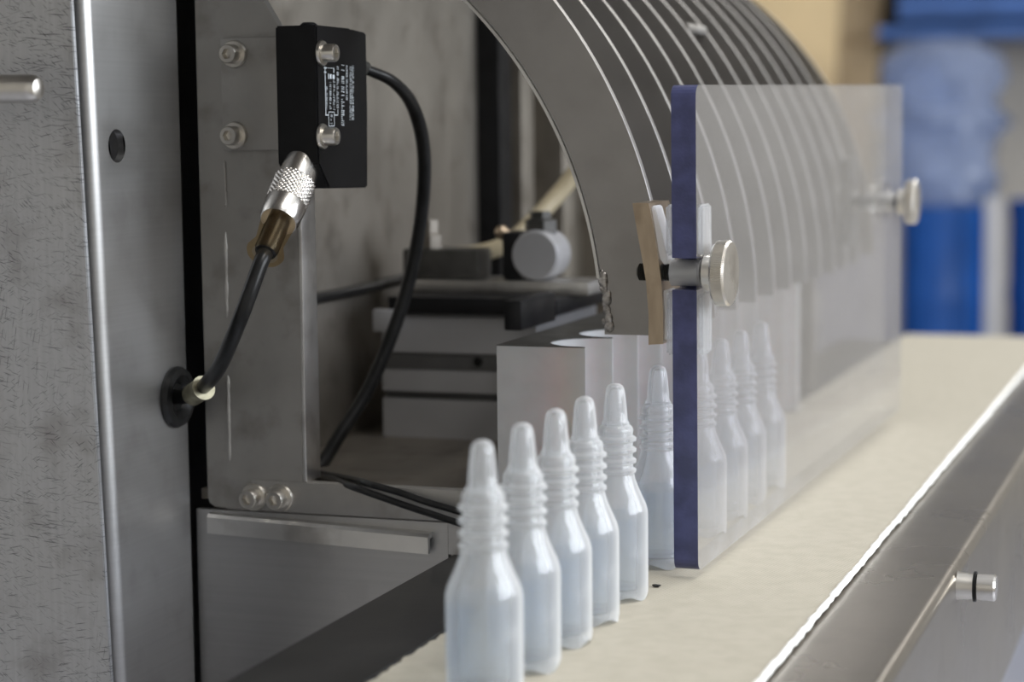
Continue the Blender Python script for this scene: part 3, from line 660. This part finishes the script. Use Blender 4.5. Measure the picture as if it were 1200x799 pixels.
# ------------------------------------------------------------------ curved ribs
def ring(bm, r0, r1, a0, a1, y0, y1, n=64):
    """flat ring sector plate with slightly chamfered outer edge"""
    ch = 0.0002; sec = [(r0, y0), (r1 - ch, y0), (r1, y0 + ch), (r1, y1), (r0, y1)]
    V = [[bm.verts.new((RCX + r * math.cos(a), y, RCZ + r * math.sin(a))) for r, y in sec] for a in [a0 + (a1 - a0) * i / n for i in range(n + 1)]]
    for A, B in zip(V, V[1:]):
        for k in range(5): bm.faces.new((A[k], A[(k + 1) % 5], B[(k + 1) % 5], B[k]))
    bm.faces.new(V[0]); bm.faces.new(V[-1][::-1])
def ribs():
    y0 = 0.717; p = 0.0363; T = 0.0032
    nth = ['', 'second', 'third', 'fourth', 'fifth', 'sixth', 'seventh', 'eighth', 'ninth', 'tenth', 'eleventh', 'last']
    for k in range(12):
        y = y0 + p * k
        lab = 'broad front curved steel rib with weld beads, the bronze bar fixed to its edge' if k == 0 else f'curved steel rib, {nth[k]} behind the broad front one in the arched guard' if k < 11 else 'last curved steel rib at the far end of the arched guard'
        root = thing('arch_rib', (RCX + RO - 0.012, y, RCZ), lab, 'rib', 'curved ribs of the arched guard')
        bm = new(); ring(bm, RI, RO, 0.0, PI / 2, y, y + T)
        obj('rib_plate', bm, 'rib_steel', root, ang=30)
        if k == 0:
            bm = new(); ring(bm, RI - 0.0018, RI - 0.0005, 0.12, PI / 2, y + 0.0005, y + 0.02)
            obj('inner_lip', bm, 'edge_steel', root, ang=30)
            rng = random.Random(2); i = 0; a = 0.018
            while a < 0.135:
                rr = RI + 0.0008 + rng.uniform(-0.0008, 0.0012)
                r = rng.uniform(0.0012, 0.0023)
                bm = new(); bmesh.ops.create_icosphere(bm, subdivisions=2, radius=1)
                for v in bm.verts:
                    v.co = Vector((v.co.x * r * 0.85, v.co.y * r * 0.5, v.co.z * r * 1.1)) + Vector((RCX + rr * math.cos(a), y - 0.0001, RCZ + rr * math.sin(a)))
                obj('weld_bead', bm, 'weld', root); a += r / RI * 0.8
    # short spacer rod bridging two ribs near the crown
    a = 0.66; q = (RCX + (RO - 0.001) * math.cos(a), y0 + 5 * p + T, RCZ + (RO - 0.001) * math.sin(a))
    bm = new(); lathe(bm, [(0.0024, 0), (0.0024, p - T)], q, (0, 1, 0), 20)
    tag(obj('spacer_rod', bm, 'frame_steel'), 'short grey spacer rod bridging two thin ribs near the crown', 'rod')
ribs()

# ------------------------------------------------------------------ bronze clamp, pads, panel, thumb screws
SZ, SYc = 0.1078, 0.6945
def clamp_and_panel():
    # bronze bar hugging the rib edge
    L0 = [(741, 238), (745, 262), (752, 300), (757, 330), (760, 368), (760, 404)]
    R0 = [(760, 238), (765, 262), (771, 300), (775, 330), (777, 368), (777, 403)]
    y0, y1 = 0.6895, 0.7168
    bm = new(); A = [onY(*p, y0) for p in L0] + [onY(*p, y0) for p in reversed(R0)]
    prism(bm, A, (0, y1 - y0, 0)); es = [e for e in bm.edges if e.calc_face_angle(0) > 0.7]
    bmesh.ops.bevel(bm, geom=es, offset=0.0007, segments=2, affect='EDGES')
    tag(obj('clamp_bar', bm, 'bronze', None, ang=25), 'bent bronze clamp bar on the edge of the broad front rib', 'clamp')
    # acrylic panel, turned a little outwards and upwards
    d = Vector((0.0269, 0.9995, 0.0151)).normalized()
    o = Vector((-0.1836, 0.6885, 0.0030)); T = 0.0088; Hh = 0.1698; L = 0.392
    upv = Vector((0, -0.0151, 1)).normalized(); nx = d.cross(upv).normalized()
    if nx.x < 0: nx = -nx
    root = thing('guard_panel', o + d * (L / 2), 'clear hazy acrylic guard panel with indigo edges standing beside the belt', 'panel')
    sl0, sl1, slw = SZ - o.z - 0.0055, SZ - o.z + 0.0055, 0.0135
    rc = 0.004
    def outline():
        pts = []
        def arc(cy, cz, a0):
            for k in range(6):
                a = a0 + PI / 2 * k / 5; pts.append((cy + rc * math.cos(a), cz + rc * math.sin(a)))
        arc(rc, rc, PI); arc(L - rc, rc, 1.5 * PI); arc(L - rc, Hh - rc, 0); arc(rc, Hh - rc, PI / 2)
        pts.append((0, sl1))
        for k in range(9):
            a = PI / 2 - PI * k / 8; pts.append((slw - 0.0055 + 0.0055 * math.cos(a), (sl0 + sl1) / 2 + 0.0055 * math.sin(a)))
        pts.append((0, sl0)); return pts
    W = lambda s, z, n: o + d * s + upv * z + nx * n
    # the slab: clear sheet with indigo sawn edges
    bm = new(); pts = outline()
    fs = prism(bm, [W(s, z, 0) for s, z in pts], nx * T)
    for i_, f in enumerate(fs[2:]):
        cs_ = sum(((v.co - o).dot(d) for v in f.verts)) / len(f.verts)
        f.material_index = 1 if cs_ < 0.0145 else 0
    # indigo colour only on the near edge and the slot
    bmesh.ops.triangulate(bm, faces=fs[:2])
    sheet = obj('acrylic_sheet', bm, ['acrylic', 'acrylic_edge'], root, smooth=False)
    # thumb screws
    def knob_screw(s, z, label, first):
        c = W(s, z, T); ax = nx
        root = thing('thumb_screw', c, label, 'screw', 'thumb screws of the acrylic panel')
        bm = new(); lathe(bm, [(0.0020, -0.0232), (0.0024, -0.0226), (0.0024, 0.003)], c, ax, 20,
                          mod=None); 
        sh = obj('shank', bm, 'dark_steel', root)
        bm = new(); prof = []; n = 16
        for k in range(n * 2 + 1):
            prof.append((0.0031 if k % 2 else 0.0025, -0.0228 + 0.0118 * k / (n * 2)))
        lathe(bm, prof, c, ax, 20); obj('thread', bm, 'dark_steel', sh)
        bm = new(); lathe(bm, [(0.0029, -0.0108), (0.0047, -0.0106), (0.0047, 0.0002)], c, ax, 28); obj('spacer_tube', bm, 'pvc_tube', root)
        bm = new(); lathe(bm, [(0.0046, 0.0012), (0.0064, 0.0014), (0.0064, 0.0052), (0.0058, 0.0058)], c, ax, 36); obj('collar', bm, 'knob_steel', root)
        bm = new(); K = 0.0113
        lathe(bm, [(K * 0.5, 0.0050), (K * 0.93, 0.0052), (K, 0.0060), (K, 0.0098), (K * 0.95, 0.0106), (K * 0.90, 0.0107), (K * 0.4, 0.0104), (K * 0.04, 0.0103)], c, ax, 220,
              mod=lambda j, i, a: 1 + (0.010 if i % 2 else -0.02) if j in (2, 3) else 1); obj('knurled_head', bm, 'knob_steel', root, ang=15)
    zc = SZ - o.z
    knob_screw(SYc + 0.0005 - o.y, zc, 'silver knurled thumb screw through the panel slot beside the bronze clamp bar', True)
    q = W(0.37, 0.105, 0)
    knob_screw(0.376, 0.1100, 'silver knurled thumb screw at the far end of the acrylic panel', False)
    # clear sleeves wrapped round the panel edge, above and below the slot
    for (za, zb, lab) in ((sl1 + 0.0008, sl1 + 0.0185, 'clear plastic sleeve on the panel edge above the slot'), (sl0 - 0.0230, sl0 - 0.0008, 'clear plastic sleeve on the panel edge below the slot')):
        bm = new(); g = 0.0002; t = 0.0022; l = 0.013; e = 0.0012
        pts = [(-e * 0 + 0.0002, -g), (l, -g), (l, -g - t), (0.0002, -g - t)]
        prism(bm, [W(s, za, n_) for s, n_ in pts], upv * (zb - za)); bmesh.ops.bevel(bm, geom=list(bm.edges), offset=0.0008, segments=2, affect='EDGES')
        r2 = thing('edge_sleeve', W(0.006, za, 0), lab, 'sleeve')
        obj('inner_pad', bm, 'pvc_clear', r2)
        bm = new(); pts = [(0.0002, T + g), (l, T + g), (l, T + g + t * 0.8), (0.0002, T + g + t * 0.8)]
        prism(bm, [W(s, za, n_) for s, n_ in pts], upv * (zb - za)); bmesh.ops.bevel(bm, geom=list(bm.edges), offset=0.0008, segments=2, affect='EDGES')
        obj('outer_pad', bm, 'pvc_clear', r2)
    # white silicone wedges between the bronze bar and the panel
    for pts, lab in (([(763, 241), (767, 241), (775, 270), (783, 306), (779, 311), (772, 302), (767, 280)], 'white silicone wedge between bronze bar and panel above the screw'),
                     ([(774, 341), (783, 339), (784, 397), (776, 399)], 'white silicone pad between bronze bar and panel below the screw')):
        bm = new(); prism(bm, [onY(*p, 0.6915) for p in pts], (0, 0.010, 0)); bmesh.ops.bevel(bm, geom=list(bm.edges), offset=0.0004, segments=2, affect='EDGES')
        tag(obj('silicone_wedge', bm, 'pvc_white'), lab, 'pad')
    # bracket block holding the far screw
    c = W(0.376, 0.11, -0.012); bm = new(); bx(bm, c.x - 0.008, c.x - 0.002, c.y - 0.006, c.y + 0.02, c.z - 0.022, c.z + 0.022, 0.001)
    tag(obj('clamp_bar', bm, 'dark_steel'), 'far dark clamp bar seen dimly through the acrylic panel', 'clamp')
clamp_and_panel()

# ------------------------------------------------------------------ dropper bottles
XB = -0.19495
def bottle():
    root = thing('dropper_bottle', (0, 0, 0), '', 'bottle', 'dropper bottles on the conveyor belt')
    RB = 0.0109
    # body with thread, wall thickness and wavy foot
    prof = [(0.0, 0.0022), (0.0070, 0.0018), (0.0098, 0.0002), (0.0106, 0.0006), (RB, 0.0030), (RB, 0.0285), (0.01075, 0.0302), (0.0102, 0.0322), (0.0088, 0.0352), (0.0074, 0.0385), (0.0066, 0.0408), (0.0063, 0.0425)]
    prof += [(0.0069, 0.0430), (0.0069, 0.0440), (0.0060, 0.0446)]
    for z in (0.0470, 0.0507, 0.0544): prof += [(0.0058, z - 0.0014), (0.0070, z - 0.0006), (0.0070, z + 0.0003), (0.0058, z + 0.0011)]
    prof += [(0.0060, 0.0572), (0.0056, 0.0584), (0.0047, 0.0592)]
    def wav(j, i, a):
        return 1 + (0.012 * math.sin(4 * a) if j in (2, 3) else 0)
    w_ = 0.0007
    inn = [(0.0004, 0.0036), (0.0090, 0.0036), (0.0100, 0.0044), (RB - w_, 0.0056), (RB - w_, 0.0284), (0.01005, 0.0300), (0.0095, 0.0320), (0.0081, 0.0350), (0.0067, 0.0383), (0.0059, 0.0406), (0.0054, 0.0425), (0.0052, 0.0572), (0.0046, 0.0584)]
    bm = new(); lathe(bm, [(max(r, 0.0004), z) for r, z in prof] + inn[::-1], seg=48, mod=wav)
    # foot waviness
    for v in bm.verts:
        if v.co.z < 0.001 and v.co.xy.length > 0.008:
            v.co.z = 0.0009 + 0.0009 * math.sin(5 * math.atan2(v.co.y, v.co.x))
    npf = len(prof); bm.verts.index_update()
    for f in bm.faces:
        if min(v.index for v in f.verts) >= 48 * (npf - 1): f.material_index = 1
    obj('bottle_body', bm, ['poly', 'poly_in'], root)
    bm = new()
    inner = [(0.0004, 0.0038), (0.0088, 0.0038), (0.0097, 0.0045), (0.0101, 0.0057), (0.0101, 0.0278), (0.0101, 0.0284), (0.0004, 0.0284)]
    lathe(bm, inner, seg=40); obj('liquid', bm, 'liquid', root)
    bm = new()
    tip = [(0.0046, 0.0586), (0.0047, 0.0596), (0.0041, 0.0606), (0.0039, 0.0640), (0.0034, 0.0690), (0.0031, 0.0710), (0.0025, 0.0722), (0.0014, 0.0729), (0.0003, 0.0731), (0.0003, 0.0716), (0.0016, 0.0712), (0.0024, 0.0690), (0.0029, 0.0640), (0.0031, 0.0606), (0.0034, 0.0588)]
    lathe(bm, tip, seg=32); bm.verts.index_update()
    for f in bm.faces:
        if min(v.index for v in f.verts) >= 32 * 8: f.material_index = 1
    obj('dropper_tip', bm, ['poly_tip', 'poly_in'], root)
    return root
def copy_tree(o, parent=None):
    c = o.copy(); C.objects.link(c); c.parent = parent
    for ch in list(o.children): copy_tree(ch, c)
    return c
def bottles():
    proto = bottle()
    ys = [0.5259, 0.5598, 0.5910, 0.6207, 0.6552, 0.7093, 0.7690, 0.8056, 0.8405, 0.8800]
    labs = ['translucent dropper bottle at the open end of the row, farthest from the acrylic panel',
            'translucent dropper bottle second from the open end of the row',
            'translucent dropper bottle third from the open end of the row',
            'translucent dropper bottle fourth from the open end of the row',
            'translucent dropper bottle fifth from the open end, next to the gap before the panel',
            'translucent dropper bottle standing half behind the indigo edge of the acrylic panel',
            'translucent dropper bottle first of those wholly behind the hazy panel',
            'translucent dropper bottle second of those wholly behind the hazy panel',
            'translucent dropper bottle third of those wholly behind the hazy panel',
            'translucent dropper bottle last of the row behind the hazy panel']
    rng = random.Random(9)
    for i, y in enumerate(ys):
        b = proto if i == 0 else copy_tree(proto)
        b.location = (XB, y, 0.0001); b.rotation_euler.z = rng.uniform(0, 6.28); b['label'] = labs[i]
bottles()

def fleck():
    q = onZ(769, 688, 0.0); bm = new(); bmesh.ops.create_icosphere(bm, subdivisions=2, radius=1)
    for v in bm.verts: v.co = Vector((v.co.x * 0.0014, v.co.y * 0.0010, v.co.z * 0.0005)) * (1 + 0.3 * math.sin(7 * v.co.x + 5 * v.co.y)) + Vector((q.x, q.y, 0.0006))
    tag(obj('debris_fleck', bm, 'guide_black'), 'tiny dark fleck of debris on the belt near the panel corner', 'debris')
fleck()

# ------------------------------------------------------------------ hall background
def background():
    def drum(px0, px1, ytop, Y, lab, m='blue_plastic'):
        a, b = onY(px0, ytop, Y), onY(px1, ytop, Y); r = (b.x - a.x) / 2; cx = (a.x + b.x) / 2; zt = a.z; h = zt - RZ0
        root = thing('blue_drum', (cx, Y + r, RZ0), lab, 'drum')
        bm = new(); pr = [(r * 0.94, 0), (r * 0.97, 0.02)]
        for k in range(1, 4):
            z = h * k / 4; pr += [(r * 0.975, z - 0.03), (r, z - 0.012), (r, z + 0.012), (r * 0.975, z + 0.03)]
        pr += [(r * 0.98, h - 0.04), (r, h - 0.03), (r, h), (r * 0.93, h), (r * 0.93, h - 0.03)]
        lathe(bm, pr, (cx, Y + r, RZ0), (0, 0, 1), 48); obj('drum_shell', bm, m, root)
        return cx, Y + r, zt, r
    cx, cy, zt, r = drum(1034, 1152, 243, 5.0, 'tall royal blue plastic drum standing beyond the end of the belt, under a film bag')
    drum(1176, 1290, 236, 5.05, 'royal blue plastic drum right of the grey post beyond the belt')
    # film bag bulging out of the drum
    bm = new(); rng = random.Random(4)
    prof = [(r * q, z) for q, z in ((0.86, 0.002), (1.02, 0.02), (1.18, 0.07), (1.10, 0.12), (1.14, 0.17), (1.32, 0.205), (1.28, 0.225), (1.08, 0.25), (1.22, 0.31), (1.18, 0.36), (0.8, 0.395), (0.3, 0.405), (0.03, 0.406))]
    lathe(bm, prof, (cx, cy, zt), (0, 0, 1), 40, mod=lambda j, i, a: (1.0 if j == 0 else 1 + 0.07 * math.sin(5 * a + 1.7 * j) + 0.06 * math.sin(9 * a - 2.3 * j) + 0.04 * math.sin(15 * a + 4 * j)))
    tag(obj('film_bag', bm, 'bag'), 'crumpled pale blue plastic film bag bulging out of the tall blue drum', 'bag')
    a, b = onY(1156, 100, 4.9), onY(1174, 100, 4.9); bm = new(); bx(bm, a.x, b.x, 4.9, 4.94, RZ0, onY(1160, 232, 4.9).z, 0.004); tag(obj('grey_post', bm, 'post_grey'), 'light grey upright post between the two blue drums', 'post')
    # cabinet made up to cover an overbright patch seen through the panel
    a, b = onY(860, 255, 4.6), onY(1026, 255, 4.6); root = thing('filler_cabinet', ((a.x + b.x) / 2, 4.8, RZ0), 'low grey-lavender filler cabinet added to tone down a bright patch behind the acrylic panel', 'cabinet')
    bm = new(); bx(bm, a.x, b.x, 4.62, 5.0, RZ0, a.z, 0.004); obj('cabinet_body', bm, 'cabinet', root)
    xm = (a.x + b.x) / 2
    for x0_, x1_, hx in ((a.x + 0.006, xm - 0.003, xm - 0.03), (xm + 0.003, b.x - 0.006, xm + 0.03)):
        bm = new(); bx(bm, x0_, x1_, 4.602, 4.6195, RZ0 + 0.05, a.z - 0.012, 0.002); dr_ = obj('cabinet_door', bm, 'cabinet', root)
        bm = new(); bx(bm, hx - 0.006, hx + 0.006, 4.580, 4.6018, a.z - 0.30, a.z - 0.16, 0.003); obj('handle', bm, 'screw_steel', dr_)
    # blue crate on a wall shelf
    a, b = onY(1052, 32, 5.7), onY(1290, 32, 5.7)
    root = thing('blue_crate', ((a.x + b.x) / 2, 5.85, a.z), 'wide pale blue plastic crate on a shelf above the film bag', 'crate')
    bm = new(); zt = a.z + 0.24
    bx(bm, a.x, b.x, 5.7, 5.72, a.z, zt); bx(bm, a.x, b.x, 5.98, 6.0, a.z, zt); bx(bm, a.x, a.x + 0.02, 5.72, 5.98, a.z, zt); bx(bm, b.x - 0.02, b.x, 5.72, 5.98, a.z, zt); bx(bm, a.x, b.x, 5.7, 6.0, a.z, a.z + 0.02); obj('crate_body', bm, 'blue_pale', root, smooth=False)
    bm = new(); bx(bm, a.x - 0.015, b.x + 0.015, 5.685, 5.70, zt - 0.03, zt); bx(bm, a.x - 0.015, b.x + 0.015, 5.685, 5.70, a.z + 0.1, a.z + 0.115); obj('crate_rim', bm, 'blue_pale', root, smooth=False)
    bm = new(); bx(bm, a.x - 0.05, b.x + 0.05, 5.66, RY1, a.z - 0.03, a.z); tag(obj('wall_shelf', bm, 'blue_pale'), 'blue shelf on the back wall carrying the pale blue crate', 'shelf')
    # leaning boards
    def board(name, p, Y, m, lab, cat='board'):
        bm = new(); prism(bm, [onY(x, y, Y) for x, y in p], (0, 0.03, 0)); tag(obj(name, bm, m, smooth=False), lab, cat)
    def lean_board(pxl_t, pxr_t, pxl_b, pxr_b, Y, m, lab):
        tl, tr, bl, brr = onY(pxl_t, -40, Y), onY(pxr_t, -40, Y), onY(pxl_b, 98, Y), onY(pxr_b, 98, Y)
        def ext(t, b_): return Vector((b_.x + (t.x - b_.x) * (RZ0 - b_.z) / (t.z - b_.z) * 0.25, Y - 0.05, RZ0))
        bm = new(); tt = 0.0
        P4 = [ext(tl, bl), ext(tr, brr), tr + Vector((0, 0.05, 0.05)), tl + Vector((0, 0.05, 0.05))]
        prism(bm, P4, (0, 0.025, 0)); tag(obj('leaning_board', bm, m, smooth=False), lab, 'board')
    lean_board(850, 982, 850, 968, 5.55, 'cream', 'pale cream board leaning in the background behind the ribs')
    lean_board(972, 1036, 958, 1012, 5.80, 'tan', 'tan board leaning between the cream board and the film bag')
    lean_board(1034, 1062, 1008, 1040, 5.98, 'olive', 'dark olive board leaning behind the tan one')
background()
